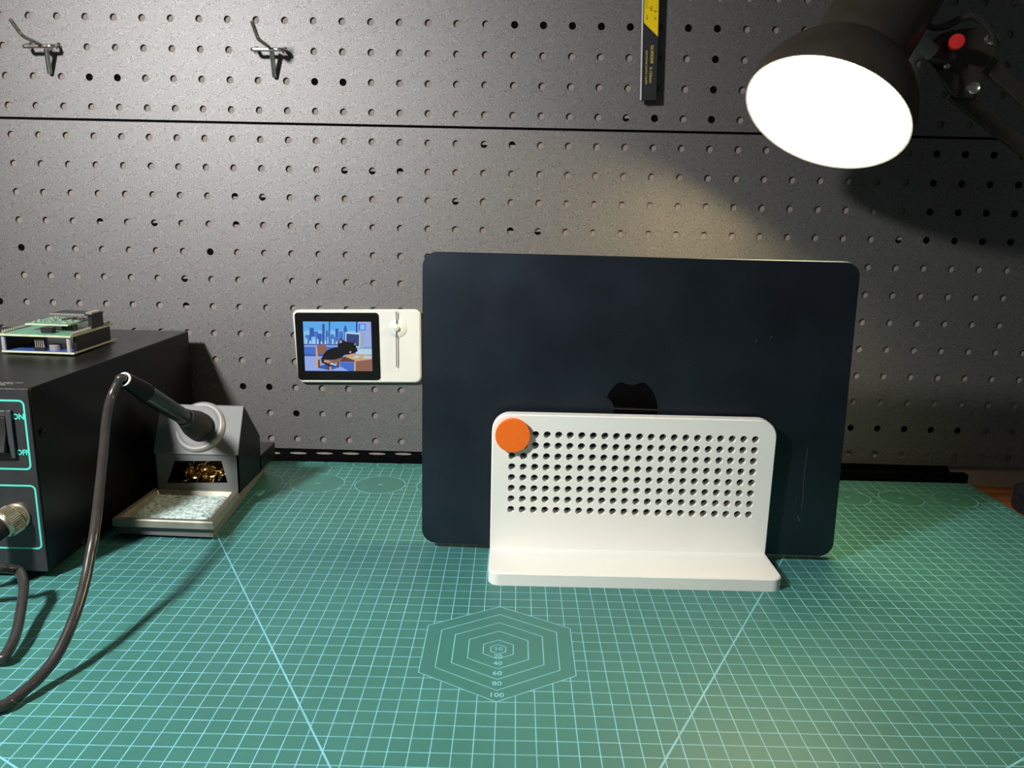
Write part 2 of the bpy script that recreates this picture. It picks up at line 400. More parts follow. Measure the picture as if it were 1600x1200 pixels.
# ------------------------------------------------------------------ caliper hanging from the board
def cal():
    o0 = 10.0
    tl = onb(1003.5, 0, o0); tr = onb(1030.5, 0, o0); bl = onb(1000.2, 157, o0); br = onb(1025.5, 156.5, o0)
    dv = (tl - bl); tl2 = bl + dv * 1.6; tr2 = br + (tr - br) * 1.6
    t = thing('caliper', 'black and yellow caliper beam hanging on the upper pegboard left of the lamp', 'caliper', bl)
    n = BN; b = MB(); b.prism([bl, br, tr2, tl2], -n * 4.5); b.build('beam', M_CALB, t, bevel=.4)
    ex = (br - bl) / np.linalg.norm(br - bl); ey = dv / np.linalg.norm(dv); W = np.linalg.norm(br - bl)
    def pt(x, y, z=0.): return bl + ex * x + ey * y + n * z      # x 0..W, y up, mm
    H = np.linalg.norm(dv)
    ya = H * (157 - 35) / 157; yb = H * (157 - 57) / 157
    b = MB(); b.prism([pt(W * .13, ya, .02), pt(W * 1.0, yb, .02), pt(W, H * 1.58, .02), pt(W * .13, H * 1.58, .02)], n * .25); b.build('yellow_scale', M_YELLOW, t)
    b = MB(); b.prism([pt(-.3, 0, .1), pt(W * .075, 0, .1), pt(W * .075, H * 1.58, .1), pt(-.3, H * 1.58, .1)], n * .8); b.build('steel_edge', mat('satin_steel', (.62, .61, .60), .45, metal=.2), t)
    b = MB()
    for k in range(24):
        y = H * (157 - 12.5) / 157 + k * 1.02; l = .26 if k % 5 == 0 else .16
        b.quad(pt(W * .17, y - .12, .3), pt(W * (.17 + l), y - .12, .3), pt(W * (.17 + l), y + .12, .3), pt(W * .17, y + .12, .3))
    for k in range(10):
        y = H * (157 - 18) / 157 + k * 2.6
        l = .22 if k % 8 == 0 else .12
        b.quad(pt(W * (.96 - l), y - .16, .3), pt(W * .96, y - .16, .3), pt(W * .96, y + .16, .3), pt(W * (.96 - l), y + .16, .3))
    text(b, '150', 3.2, pt(W * .55, H * (157 - 13) / 157, .3), -ey, ex)
    text(b, 'mm', 2.9, pt(W * .33, H * (157 - 27) / 157, .3), -ey, ex)
    text(b, '6', 3.2, pt(W * .80, H * (157 - 18) / 157, .3), -ey, ex); text(b, 'in', 2.9, pt(W * .82, H * (157 - 29) / 157, .3), -ey, ex)
    b.build('scale_marks', M_INK, t, smooth=0)
    b = MB()
    if True:
        text(b, 'DL900208', 3.6, pt(W * .66, H * (157 - 84.5) / 157, .12), -ey, ex); text(b, '0-150mm', 3.5, pt(W * .61, H * (157 - 117) / 157, .12), -ey, ex)
        text(b, 'ELECTRONIC DIGITAL CALIPER', 2.05, pt(W * .335, H * (157 - 105) / 157, .12), -ey, ex)
    b.build('gold_lettering', M_GOLD, t, smooth=0)
cal()

# ------------------------------------------------------------------ laptop in its stand
YAWL, LEAN = -0.0293, 0.0428
LO = np.array([-60.48, 136.32, 4.61]); LX = np.array([math.cos(YAWL), math.sin(YAWL), 0]); LZ = np.array([0, math.sin(LEAN), math.cos(LEAN)])
LN = np.cross(LX, LZ); LN /= np.linalg.norm(LN)          # towards the camera
def lp(u, v, d=0): return LO + LX * u + LZ * v + LN * d  # d>0 in front of lid face
lt = thing('laptop', 'closed dark blue laptop standing upside down on edge in the white stand', 'laptop', lp(152, 0, -5))
def slab(d0, d1, r=10.5, ins=0., ch=.5):
    b = MB(); W, H = 304.1, 215.
    A = [lp(x + ins, y + ins, d0) for x, y in rrect(W - 2 * ins, H - 2 * ins, r - ins, 10)]
    I = [lp(x + ins + ch, y + ins + ch, d0) for x, y in rrect(W - 2 * ins - 2 * ch, H - 2 * ins - 2 * ch, r - ins - ch, 10)]
    A1 = [p - LN * ch for p in A]
    Bk = [lp(x + ins, y + ins, d1) for x, y in rrect(W - 2 * ins, H - 2 * ins, r - ins, 10)]
    n = len(A); b.cur = 0; b.poly(I); b.loft(I, A1, False); b.cur = 1; b.loft(A1, Bk, False); b.poly(list(reversed(Bk))); return b
slab(0, -3.7).build('lid', [M_LAP, M_LAPEDGE], lt, smooth=20)
slab(-4.0, -11.3, ch=.3).build('base_case', [M_LAP, M_LAPEDGE], lt, smooth=20)
b = MB(); b.prism([lp(x + 2, y + 2, -3.6) for x, y in rrect(300.1, 211, 8.5, 8)], -LN * .6); b.build('lid_seam', M_RUBBER, lt)
pxs = [(240, 550), (300, 425), (380, 330), (450, 258), (520, 233), (590, 240), (680, 275), (770, 290), (860, 275), (930, 245), (1000, 232), (1080, 275), (1160, 360), (1230, 470), (1280, 620), (1300, 760),
       (1305, 870), (1290, 980), (1240, 1090), (1150, 1170), (1040, 1195), (930, 1170), (800, 1135), (680, 1160), (560, 1195), (450, 1180), (350, 1110), (275, 1010), (345, 930), (385, 850), (395, 770), (365, 670), (310, 595)]
def lap_px(x, y, d):
    q = ray(x, y); o = lp(0, 0, d); return CAM + q * (((o - CAM) @ LN) / (q @ LN))
lg = [lap_px(930 + x / 13.333, 580 + y / 13.333, .06) for x, y in pxs]
b = MB(); b.poly(lg)
lx = lambda x, y: lap_px(930 + x / 13.333, 580 + y / 13.333, .06)
b.poly([lx(800 - 10, 1220), lx(700, 1260), (lx(620, 1340)), lx(600, 1450), lx(720, 1420), lx(790, 1340)])
b.build('logo', M_LOGO, lt, smooth=0, label='glossy black bitten apple emblem, upside down')
b = MB()
random.seed(3)
M_SCR = mat('scratch_grey', (.05, .065, .075), .5)
def scratch(pts, w=.25):
    b = MB(); strip(b, [lap_px(x, y, .05) for x, y in pts], w, LN, False); b.build('scratch', M_SCR, lt, smooth=0, recalc=False)
scratch([(1262, 699), (1258, 730), (1255, 760), (1254, 785), (1252, 795)], .35); scratch([(1246, 805), (1250, 815)], .5); scratch([(1180, 535), (1183, 530)], .4); scratch([(1203, 530), (1207, 524)], .4)
scratch([(1245, 810), (1251, 812)], .4); scratch([(1244, 775), (1241, 790)], .25)

st = thing('laptop_stand', 'white printed plastic laptop stand with a grid of round holes', 'laptop stand', (91, 120, 0))
X0, X1 = -9.0, 191.6
b = MB(); o = rrect(X1 - X0, 110, 8, 8, .0)
def ringz(z, ins): return [(X0 + ins + x * (X1 - X0 - 2 * ins) / (X1 - X0), 79.3 + ins + y * (110 - ins) / 110, z) for x, y in o]
b.loft(ringz(0, 0), ringz(8.3, 0), False); b.loft(ringz(8.3, 0), ringz(9.05, .8), False); b.poly(list(reversed(ringz(0, 0))))
# top with a slot for the laptop
b.poly([p for p in ringz(9.05, .8) if p[1] < 128.4] [0:0] + [(X0 + .8, 128.4, 9.05)] + [p for p in ringz(9.05, .8) if p[1] < 128.4] + [(X1 - .8, 128.4, 9.05)])
bb = MB(); bb.box(X0, X1, 152, 189.3, 0, 9)
b.build('base', M_PRINT, st, smooth=30)
# front panel with 22 x 8 holes
YP, TP, ZB, ZT = 120.5, 8.0, 9.0, 109.4
PU, PV = 8.155, 8.03; U0, V0 = 5.55, 95.0; NU, NV = 22, 8
us = [U0 + PU * i for i in range(NU)]; vs = [V0 - PV * j for j in range(NV)]
P = lambda u, v, d: np.array([u, YP - d, v])
b = MB(); hole_cells(b, P, us, vs, 2.65, TP, PU / 2, [PV / 2] * NV, [PV / 2] * NV, 16)
gx0, gx1 = us[0] - PU / 2, us[-1] + PU / 2; gz1, gz0 = vs[0] + PV / 2, vs[-1] - PV / 2; CH = .7
R = 13.0
out = [(x + X0, y + ZB) for x, y in rrect(X1 - X0, ZT - ZB, 0., 1, R)] if False else None
def pout(ins):
    q = [(X0 + ins, ZB), (X1 - ins, ZB)]
    for k in range(11):
        a = math.radians(90 * k / 10); q.append((X1 - R + (R - ins) * math.cos(a), ZT - R + (R - ins) * math.sin(a)))
    for k in range(11):
        a = math.radians(90 + 90 * k / 10); q.append((X0 + R + (R - ins) * math.cos(a), ZT - R + (R - ins) * math.sin(a)))
    return q
I = pout(CH)
zsplit = gz1
# top piece: rounded outline above the hole field; the hole field reaches into the corner zone so clip sides
top = [(x, z) for x, z in I if z > zsplit]
def xr_at(z, ins): 
    return X1 - R + math.sqrt(max(0, (R - ins) ** 2 - max(0, z - (ZT - R)) ** 2)) if z > ZT - R else X1 - ins
xr = xr_at(zsplit, CH); xl = X0 + X1 - xr
f = lambda x, z: (x, YP, z)
b.poly([f(xl, zsplit), f(xr, zsplit)] + [f(x, z) for x, z in top])
right = [(gx1, gz0), (X1 - CH, gz0)] + [(x, z) for x, z in I[1:12] if gz0 < z <= zsplit] + [(xr, zsplit), (gx1, zsplit)]
b.poly([f(x, z) for x, z in right]); b.poly([f(X0 + X1 - x, z) for x, z in reversed([(gx1 + (X0 + X1 - gx0) - gx1 if x == gx1 else x, z) for x, z in right])])
b.poly([f(X0 + CH, ZB), f(X1 - CH, ZB), f(X1 - CH, gz0), f(X0 + CH, gz0)])
b.loft([f(x, z) for x, z in I], [(x, YP + CH, z) for x, z in pout(0)], False)
b.loft([(x, YP + CH, z) for x, z in pout(0)], [(x, YP + TP, z) for x, z in pout(0)], False)
# back face
b2 = MB(); hole_cells(b2, lambda u, v, d: np.array([u, YP + TP, v]), us, vs, 2.65, 0, PU / 2, [PV / 2] * NV, [PV / 2] * NV, 16)
g = lambda x, z: (x, YP + TP, z)
xr0 = xr_at(zsplit, 0); O = pout(0); top0 = [(x, z) for x, z in O if z > zsplit]
b2.poly([g(X0 + X1 - xr0, zsplit), g(xr0, zsplit)] + [g(x, z) for x, z in top0])
b2.poly([g(X0, ZB), g(X1, ZB), g(X1, gz0), g(X0, gz0)]); b2.poly([g(gx1, gz0), g(X1, gz0), g(X1, ZT - R), g(xr0, zsplit), g(gx1, zsplit)]); b2.poly([g(X0, gz0), g(gx0, gz0), g(gx0, zsplit), g(X0 + X1 - xr0, zsplit), g(X0, ZT - R)])
b.add(b2.v, b2.f)
b.build('front_panel', M_PRINT, st, smooth=30)
b = MB(); b.box(X0, X1, 128.4, 152.5, .1, 4.2); b.build('slot_floor', M_PRINT, st)
b = MB(); b.prism([(X0, 152.5, 0), (X0, 189, 0), (X0, 189, 9), (X0, 160, 9), (X0, 160, 60), (X0, 153.6, 60)], (X1 - X0, 0, 0)); b.build('rear_support', M_PRINT, st, bevel=.6)
b = MB(); b.lathe((5.75, YP, 95.0), (0, -1, 0), [(-7, 2.4), (.05, 2.4), (.06, 12.0), (3.4, 12.35), (4.0, 11.9)], 48); b.build('round_cap', M_ORANGE, st, label='orange round cap at the top left corner')

# ------------------------------------------------------------------ small screen gadget on the pegboard
gt0 = onb(560, 541, 0)
gd = thing('desktop_display', 'small white gadget with a lit colour screen, mounted on the pegboard left of the laptop', 'display', gt0)
OFF = 6.
def gp(x, y, off=OFF): return onb(x, y, off)
corn = [gp(466.2, 597.8), gp(658, 598.4), gp(656.6, 483.6), gp(456, 484.2)]
def bil(u, v, off):          # case local coords 0..1 -> point
    a, b_, c, d = corn; p = a * (1 - u) * (1 - v) + b_ * u * (1 - v) + c * u * v + d * (1 - u) * v
    return p + BN * (off - OFF)
WG, HG = 122., 71.
def case_ring(ins, off): return [bil((ins + x) / WG, (ins + y) / HG, off) for x, y in rrect(WG - 2 * ins, HG - 2 * ins, 6 - ins * .6, 8)]
b = MB(); b.loft(case_ring(0, 1.0), case_ring(0, OFF - 1.2), False); b.loft(case_ring(0, OFF - 1.2), case_ring(1.2, OFF), False); b.poly(case_ring(1.2, OFF)); b.poly(list(reversed(case_ring(0, 1.0)))); b.build('case', M_WHITE, gd, smooth=50)
# bezel
def quadpx(pts, off, r=.04):
    a, b_, c, d = [gp(*q, off) for q in pts]
    return lambda u, v, o=0.: a * (1 - u) * (1 - v) + b_ * u * (1 - v) + c * u * v + d * (1 - u) * v + BN * o
bz = quadpx([(466.3, 593.8), (594.9, 594.2), (591.8, 488.8), (459.8, 488.4)], OFF + .3)
o = [(x / 80, y / 65) for x, y in rrect(80, 65, 3.2, 6)]
b = MB(); b.prism([bz(u, v) for u, v in o], -BN * .8); scr_parent = b.build('bezel', M_BEZEL, gd)
# the picture on the lit screen, drawn in crop pixels of the photograph
sq = quadpx([(455 + 228 / 10.433, 485 + 984 / 10.433), (455 + 1324 / 10.433, 485 + 990 / 10.433), (455 + 1300 / 10.433, 485 + 186 / 10.433), (455 + 190 / 10.433, 485 + 180 / 10.433)], OFF + .35)
PAL = [('sky_top', '#63b8ff'), ('sky_low', '#8fd2ff'), ('tower', '#4a7fd8'), ('tower_dark', '#3c63b8'), ('wall_blue', '#4a78dc'), ('wall_pale', '#a4baf8'), ('floor_pale', '#9db8fa'), ('shade_blue', '#3f5fb4'),
       ('cat', '#15181b'), ('ear', '#c9a6ae'), ('wood', '#9a6a58'), ('wood_dark', '#6e4444'), ('wood_light', '#d9b48c'), ('monitor', '#bfe4ff'), ('monitor_side', '#a9b6c9'), ('monitor_glass', '#3c4a86'), ('paper', '#bfe9ff'), ('frame_line', '#3a56a8')]
PM = {n: i for i, (n, _) in enumerate(PAL)}
pm = [mat('screen_' + n, c, .4, var=0., emit=.80) for n, c in PAL]
for m_ in pm:                                   # lit pixels: emission only, the panel itself is black
    ln = m_.node_tree.nodes['Principled BSDF'].inputs['Base Color'].links[0]; m_.node_tree.links.remove(ln); m_.node_tree.nodes['Principled BSDF'].inputs['Base Color'].default_value = (.004, .004, .004, 1); m_.node_tree.nodes['Principled BSDF'].inputs['Specular IOR Level'].default_value = .15
b = MB(); lay = [0]
def pic(name, pts):
    lay[0] += 1; b.cur = PM[name]
    vs = []
    for x, y in pts:
        v = (985 - y) / 803; u = (x - (190 + (y - 180) * .0465)) / 1110
        vs.append(sq(min(1, max(0, u)), min(1, max(0, v)), .004 * lay[0]))
    b.poly(vs)
R_ = lambda x0, y0, x1, y1: [(x0, y1), (x1, y1), (x1, y0), (x0, y0)]
pic('sky_low', R_(150, 150, 1340, 1010)); pic('sky_top', R_(150, 150, 1340, 330))
for x0, y0, x1, n in ((230, 400, 300, 'tower'), (300, 285, 370, 'tower_dark'), (370, 340, 440, 'tower'), (435, 375, 500, 'tower_dark'), (505, 220, 548, 'tower_dark'), (560, 330, 610, 'tower'), (640, 390, 700, 'tower'), (722, 295, 772, 'tower_dark'), (780, 340, 850, 'tower'), (680, 430, 760, 'tower'), (330, 430, 400, 'sky_low'), (590, 430, 640, 'sky_low')):
    pic(n, R_(x0, y0, x1, 550))
pic('tower_dark', [(850, 340), (920, 340), (905, 280), (885, 225), (865, 280)])
pic('tower', R_(860, 330, 915, 550))
for k in range(9): pic('monitor', R_(235 + k * 62, 455 + (k * 37) % 50, 262 + k * 62, 545))
pic('wall_pale', R_(1080, 150, 1340, 560)); pic('frame_line', R_(1055, 150, 1085, 360)); pic('frame_line', R_(612, 150, 634, 550)); pic('wall_blue', R_(1100, 215, 1215, 320)); pic('sky_low', R_(1125, 225, 1200, 308))
pic('wall_pale', R_(150, 545, 800, 600)); pic('frame_line', R_(150, 548, 800, 566)); pic('wall_blue', R_(150, 590, 1340, 735)); pic('shade_blue', R_(150, 715, 800, 745)); pic('floor_pale', R_(150, 745, 1340, 1010))
pic('shade_blue', [(430, 935), (640, 975), (800, 915), (700, 850), (470, 900)]); pic('wall_blue', [(800, 840), (1040, 840), (1040, 1000), (950, 985), (800, 905)])
# monitor and desk
pic('monitor_side', [(1110, 600), (1195, 600), (1195, 365), (1110, 350)]); pic('wall_pale', R_(1205, 390, 1340, 575)); pic('monitor', [(885, 600), (1130, 610), (1130, 360), (885, 350)]); pic('monitor_glass', [(903, 560), (1110, 580), (1110, 390), (903, 375)])
pic('monitor_side', R_(1060, 600, 1340, 625)); pic('monitor', R_(1060, 625, 1340, 710)); pic('wood_light', [(860, 735), (1060, 825), (1340, 790), (1340, 715), (1000, 700)]); pic('wood', [(1055, 1010), (1340, 1010), (1340, 790), (1055, 825)]); pic('wood_dark', [(800, 835), (1040, 835), (1055, 815), (870, 745), (800, 790)]); pic('wood_light', R_(1035, 825, 1062, 1010))
pic('paper', [(1180, 770), (1310, 780), (1330, 745), (1200, 735)]); pic('paper', [(1000, 770), (1080, 770), (1140, 735), (1060, 735)])
# chair
pic('wood', [(415, 720), (575, 690), (580, 590), (555, 548), (412, 575)]); pic('wood_light', [(405, 940), (470, 930), (440, 750), (420, 570), (400, 575)]); pic('wood_dark', [(440, 930), (475, 930), (470, 800), (440, 800)])
pic('wood', [(500, 870), (800, 850), (830, 780), (480, 780)]); pic('wood_dark', R_(600, 860, 630, 970)); pic('wood_light', R_(632, 870, 660, 975)); pic('wood_dark', R_(755, 850, 790, 930))
# cat
pic('cat', [(560, 880), (650, 915), (680, 900), (560, 850), (520, 790), (495, 760), (500, 830)])
pic('cat', [(500, 790), (540, 800), (700, 800), (830, 770), (880, 710), (800, 600), (740, 595), (640, 620), (570, 660), (520, 730)])
pic('cat', [(760, 640), (790, 690), (880, 715), (960, 712), (1030, 690), (1090, 660), (1080, 620), (1060, 580), (1055, 520), (1000, 520), (900, 505), (845, 475), (800, 450), (780, 490), (765, 550)])
pic('ear', [(785, 535), (840, 515), (825, 485), (803, 470)]); pic('ear', [(1030, 555), (1055, 560), (1058, 530), (1040, 528)])
pic('ear', [(950, 690), (980, 690), (990, 660), (960, 660)]); pic('paper', [(650, 870), (740, 900), (740, 880), (660, 845)]); pic('ear', [(540, 840), (640, 850), (640, 820), (540, 805)])
b.build('screen_picture', pm, scr_parent, smooth=0, recalc=False, label='lit picture of a black cat at a desk before a city window')
# slider track with knob
c0 = gp(621.5, 513, OFF); b = MB(); b.lathe(c0, BN, [(0.05, 9.0), (.5, 8.8), (1.4, 7.2), (1.8, 5.0), (1.9, .02)], 32); b.build('dial', M_WHITE, gd)
b = MB(); b.lathe(gp(619.5, 512, OFF + 1.8), BN, [(0, 2.6), (3.0, 2.6), (3.8, 1.6), (4.0, .02)], 24); b.build('knob', M_WHITE, gd)
b = MB()
for (xa, ya), (xb, yb) in (((618.8, 486.5), (619.6, 506)), ((619.2, 518), (619.4, 573.5))):
    a = gp(xa, ya, OFF + 3); c = gp(xb, yb, OFF + 3)
    b.prism([a - BX * .42, a + BX * .42, c + BX * .42, c - BX * .42], -BN * .8)
b.build('needle', mat('needle_grey', (.10, .10, .11), .5), gd)

# ------------------------------------------------------------------ soldering station (black box at the left)
ss = thing('soldering_station', 'black metal soldering station with power switch at the left edge', 'soldering station', (-380, 195, 0))
FX, FY, ZT_ = -303.0, 73.1, 131.2
b = MB(); b.box(-480, FX, FY + 1.2, 322, 5, ZT_); b.build('case', M_BOX, ss, bevel=.8)
b = MB(); b.box(-479, FX - .6, FY, FY + 1.3, 6, ZT_ - 1); b.build('front_panel', M_FACE, ss)
YF = FY - .05
def fp(x, y): return at(x, y, 1, YF)
b = MB(); nF = np.array([0, -1., 0])
def outline(p, w, left=-470, r=3):
    x1 = p[0][0]; z1 = p[0][1]; z0 = p[1]
    o = rrect(x1 - left, z1 - z0, r, 5); strip(b, [(left + x, YF, z0 + y) for x, y in o], w, nF)
outline(((-307.0, 123.4), 77.6), 1.2); outline(((-305.8, 66.2), 22.3), 1.2)
b.build('teal_outlines', M_TEAL, ss, smooth=0)
for word, sz_, pxy in (('ON', 5.3, (28.6, 651.5)), ('OFF', 5.0, (35.6, 707.3))):
    b = MB()
    text(b, word, sz_, fp(*pxy) + np.array([0, -.05, 0]), (1, 0, 0), (0, 0, 1), wide=.9, bold=.03)
    b.build('switch_lettering', M_TEAL, ss, smooth=0, recalc=False)
# rocker switch
q0 = at(18.5, 642, 1, YF - 2); q1 = at(22, 716, 1, YF - 2); sx1 = (q0[0] + q1[0]) / 2; sz1, sz0 = q0[2], q1[2]
b = MB(); b.box(sx1 - 3.6, sx1, YF - 2.2, YF, sz0, sz1); b.box(sx1 - 26, sx1 - 3.6, YF - 2.2, YF, sz1 - 4, sz1); b.box(sx1 - 26, sx1 - 3.6, YF - 2.2, YF, sz0, sz0 + 4); b.box(sx1 - 29, sx1 - 26, YF - 2.2, YF, sz0, sz1)
sw = b.build('power_switch', M_SWITCH, ss, bevel=.3)
b = MB(); zc = (sz0 + sz1) / 2; xa, xb = sx1 - 25.6, sx1 - 4.2
b.prism([(xa, YF - .3, sz0 + 4.4), (xa, YF - 6.5, sz0 + 5), (xa, YF - 2.6, zc + 1), (xa, YF - 2.0, sz1 - 4.6), (xa, YF - .3, sz1 - 4.4)], (xb - xa, 0, 0)); b.build('rocker', M_IC, sw, bevel=.2)
# side screws, feet, worn print on the lid
for (px, py) in ((67, 676), (130, 846)):
    pt_ = at(px, py, 0, FX + .2); b = MB(); b.lathe(pt_, (1, 0, 0), [(0, 2.9), (1.0, 2.5), (1.3, 1.4), (.6, 1.2), (.6, .02)], 20); b.build('screw', M_RUBBER, ss)
for x, y in ((-316, 92), (-316, 300), (-455, 92), (-455, 300)):
    b = MB(); b.lathe((x, y, 0), (0, 0, 1), [(0.05, 6.5), (5, 7)], 20); b.build('foot', M_RUBBER, ss)
b = MB(); random.seed(11)
for k, (y0, xr_) in enumerate(((89.5, -314), (86, -317), (82.5, -322), (79.6, -330))):
    x = -400 + random.random() * 5
    while x < xr_:
        l = 2 + random.random() * 7; hgt = .55 + random.random() * .5
        if x + l < xr_: b.quad((x, y0, ZT_ + .05), (x + l, y0 + .2, ZT_ + .05), (x + l, y0 + hgt, ZT_ + .05), (x, y0 + hgt * .8, ZT_ + .05))
        x += l + .7 + random.random() * 1.2
b.build('worn_print', mat('worn_white_ink', (.55, .54, .50), .6), ss, smooth=0)
# cable socket nut on the front
pc = at(27, 806, 1, YF); ax = np.array([-.42, -.85, -.30]); ax /= np.linalg.norm(ax)
b = MB(); b.lathe(pc + np.array([0, .1, 0]), (0, -1, 0), [(0, 9.0), (1.5, 9.0), (2, 8), (3, 8)], 28); b.build('socket', M_BRASSF, ss)

# soldering iron : plug, cable, handle
ri = np.array([-254.5, 215.5, 68.0]); ie = np.array([-265.6, 118.5, 129.3]); ia = (ie - ri) / np.linalg.norm(ie - ri); LI = np.linalg.norm(ie - ri)
si = thing('soldering_iron', 'black soldering iron resting in the grey holder, its cable looping down the left side', 'soldering iron', ri)
b = MB(); b.lathe(ri - ia * 16, ia, [(0, 3.2), (4, 10), (14, 12.0), (24, 11.4), (37, 8.2), (40, 6.8)], 28); b.build('grip', M_GRIP, si)
b = MB(); b.lathe(ri + ia * 23, ia, [(0, 7.0), (1.5, 7.4), (4, 7.0), (4.5, 6.3), (LI - 55, 6.9), (LI - 52, 7.0)], 28); b.build('handle', M_HANDLE, si)
prof = []
for k in range(14):
    h_ = LI - 30 + k * 2.0; r_ = 7.3 - k * .14; prof += [(h_, r_), (h_ + 1.1, r_), (h_ + 1.2, r_ - .45), (h_ + 1.9, r_ - .45)]
b = MB(); b.lathe(ri, ia, prof, 28); b.build('strain_relief', M_RUBBER, si)
b = MB(); b.lathe(ri + ia * (LI - 2.5), ia, [(0, 4.0), (0, 5.1), (1.2, 5.1), (1.2, 4.0)], 28, closed=True); b.build('end_ring', M_WHITE, si)
cab = [ie - ia * 6, ie + ia * 1.5]
for (px, py), Y in (((183, 600), 116), ((173, 622), 111), ((166, 655), 97), ((162, 700), 74), ((156, 760), 47), ((148, 830), 21), ((141, 868), 10), ((135, 900), 1), ((126, 935), -10), ((114, 970), -21), ((98, 1007), -32), ((80, 1037), -41), ((60, 1060), -49), ((40, 1078), -56.6), ((20, 1092.5), -62.4), ((0, 1104), -68.2)): cab.append(at(px, py, 1, Y))
cab += [(-268, -83, 3.2), (-300, -95, 3.1), (-345, -85, 3.6), (-352, -48, 3.6), (-310, -36, 4)]
for (px, py), z in (((-6, 1030), 4.5), ((10, 1021), 5.5), ((25, 990), 8), ((34, 945), 13), ((37, 912), 19)): cab.append(at(px, py, 2, z))
cab += [at(30, 893, 1, 40), at(12, 889, 1, 36), at(-14, 889, 1, 30)]
cab += [(-345, 22, 26)]
plug_end = pc + ax * 34; cab += [plug_end + ax * 16 + np.array([-4, 4, 0]), plug_end]
b = MB(); b.tube(smooth_path(cab, 8), 2.95, 12); b.build('cable', M_CABLE, si)
b = MB(); nt_ = []
for k in range(40):
    pass
e1_ = np.cross(ax, [0, 0, 1.]); e1_ /= np.linalg.norm(e1_); e2_ = np.cross(ax, e1_)
gear = lambda h_, amp: [pc + ax * h_ + (e1_ * math.cos(k * math.pi / 44) + e2_ * math.sin(k * math.pi / 44)) * (9.5 + (amp if k % 2 else -amp)) for k in range(88)]
b.loft(gear(2, .28), gear(9, .28)); b.lathe(pc + ax * .8, ax, [(0, 8.0), (.6, 9.2), (1.3, 9.2)], 40); b.lathe(pc + ax * 8.9, ax, [(0, 9.3), (1, 9.3), (2.2, 8.7), (2.6, 7.5)], 40); b.build('plug_nut', M_BRASSF, si, label='knurled metal plug nut')
b = MB(); b.lathe(pc + ax * 12, ax, [(0, 7.4), (8, 7.6), (9, 6.9), (11, 6.9), (12, 7.4), (15, 7.2), (16, 6.4), (18, 6.4), (19, 6.9), (24, 5.0)], 28); b.build('plug_boot', M_RUBBER, si)

# iron holder
ih = thing('soldering_iron_holder', 'grey metal soldering iron holder with round collar and sponge tray beside the station', 'iron holder', (-256, 220, 0))
FL, FR, RR, RL = (-293., 145.0), (-218., 141.5), (-228.8, 304.), (-296., 306.)
def lerp(a, c, t): return (a[0] + (c[0] - a[0]) * t, a[1] + (c[1] - a[1]) * t)
ML, MR = lerp(FL, RL, .385), lerp(FR, RR, .39)
b = MB(); b.loft([p + (2.0,) for p in (FL, FR, RR, RL)], [p + (10.4,) for p in (FL, FR, RR, RL)]); b.loft([p + (10.4,) for p in (ML, MR, RR, RL)], [p + (14.8,) for p in (ML, MR, RR, RL)]); b.build('base', M_GREYD, ih, bevel=.8)
for x, y in ((-226, 150), (-284, 152), (-234, 296), (-288, 298)):
    b = MB(); b.lathe((x, y, 0), (0, 0, 1), [(.05, 4.5), (2.2, 5)], 16); b.build('foot', M_RUBBER, ih)
# sponge tray: rim with sloped inner walls
oc = [(-294, 140.2), (-216.6, 137.6), (-221, 206), (-291.5, 207)]; cx, cy = -255, 173
def sc(k, z): return [(cx + (x - cx) * k[0], cy + (y - cy) * k[1], z) for x, y in oc]
b = MB(); b.loft(sc((1, 1), 10.5), sc((1, 1), 15.6), False); b.loft(sc((1, 1), 15.6), sc((.985, .985), 16.6), False); b.loft(sc((.985, .985), 16.6), sc((.88, .87), 16.6), False)
b.loft(sc((.88, .87), 16.6), sc((.83, .80), 11.4), False); b.poly(sc((.83, .80), 11.4)); b.build('sponge_tray', M_TRAY, ih, bevel=.4)
# house-shaped body
xl, xr_ = -289.0, -220.0
prof = [(205, 14.6), (205, 47), (224.7, 83.5), (261, 47), (261, 14.6)]
for x in (xl, xr_ - 1.2):
    b = MB(); b.prism([(x, y, z) for y, z in prof], (1.2, 0, 0)); b.build('side_wall', M_BOX, ih)  # black coat paints in the shade on the holder's sides
b = MB()   # sloped collar face + rear roof
def pl(a, c, th=1.2):
    d = np.array([0, c[0] - a[0], c[1] - a[1]]); n_ = np.array([0, -d[2], d[1]]); n_ /= np.linalg.norm(n_)
    b.prism([(xl - .3, a[0], a[1]), (xr_ + .3, a[0], a[1]), (xr_ + .3, c[0], c[1]), (xl - .3, c[0], c[1])], n_ * th)
pl((205, 47), (224.7, 83.5)); pl((224.7, 83.5), (261, 47)); b.build('sloped_hood', M_GREY, ih, bevel=.3)
b = MB(); wz = [at(272.4, 720.2, 1, 205), at(346, 720.2, 1, 205), at(355.8, 754.9, 1, 205), at(260.5, 754.9, 1, 205)]
A = [(xl, 205, 47), (xr_, 205, 47), (xr_, 205, 14.6), (xl, 205, 14.6)]
for i in range(4):
    j = (i + 1) % 4; b.prism([A[i], A[j], wz[j], wz[i]], (0, 1.2, 0))
b.build('window_plate', M_GREY, ih)
b = MB(); b.box(xl, xr_, 258, 304, 14.8, 29); b.build('rear_block', M_BOX, ih, bevel=.6)
b = MB(); b.box(xl + 2, xr_ - 2, 237, 238.5, 14.8, 60); b.build('inner_wall', M_DARK, ih)
fn = np.array([0, -.88, .475]); fn /= np.linalg.norm(fn)
b = MB(); b.lathe(ri - ia * 9, ia, [(-3, 22.0), (6, 22.3), (9, 21.8), (10.6, 20.6), (11, 19), (10.2, 16.6), (7, 14.0), (2, 13.0), (-3, 12.8)], 48, closed=True); b.build('collar', M_ALU, ih, smooth=50)

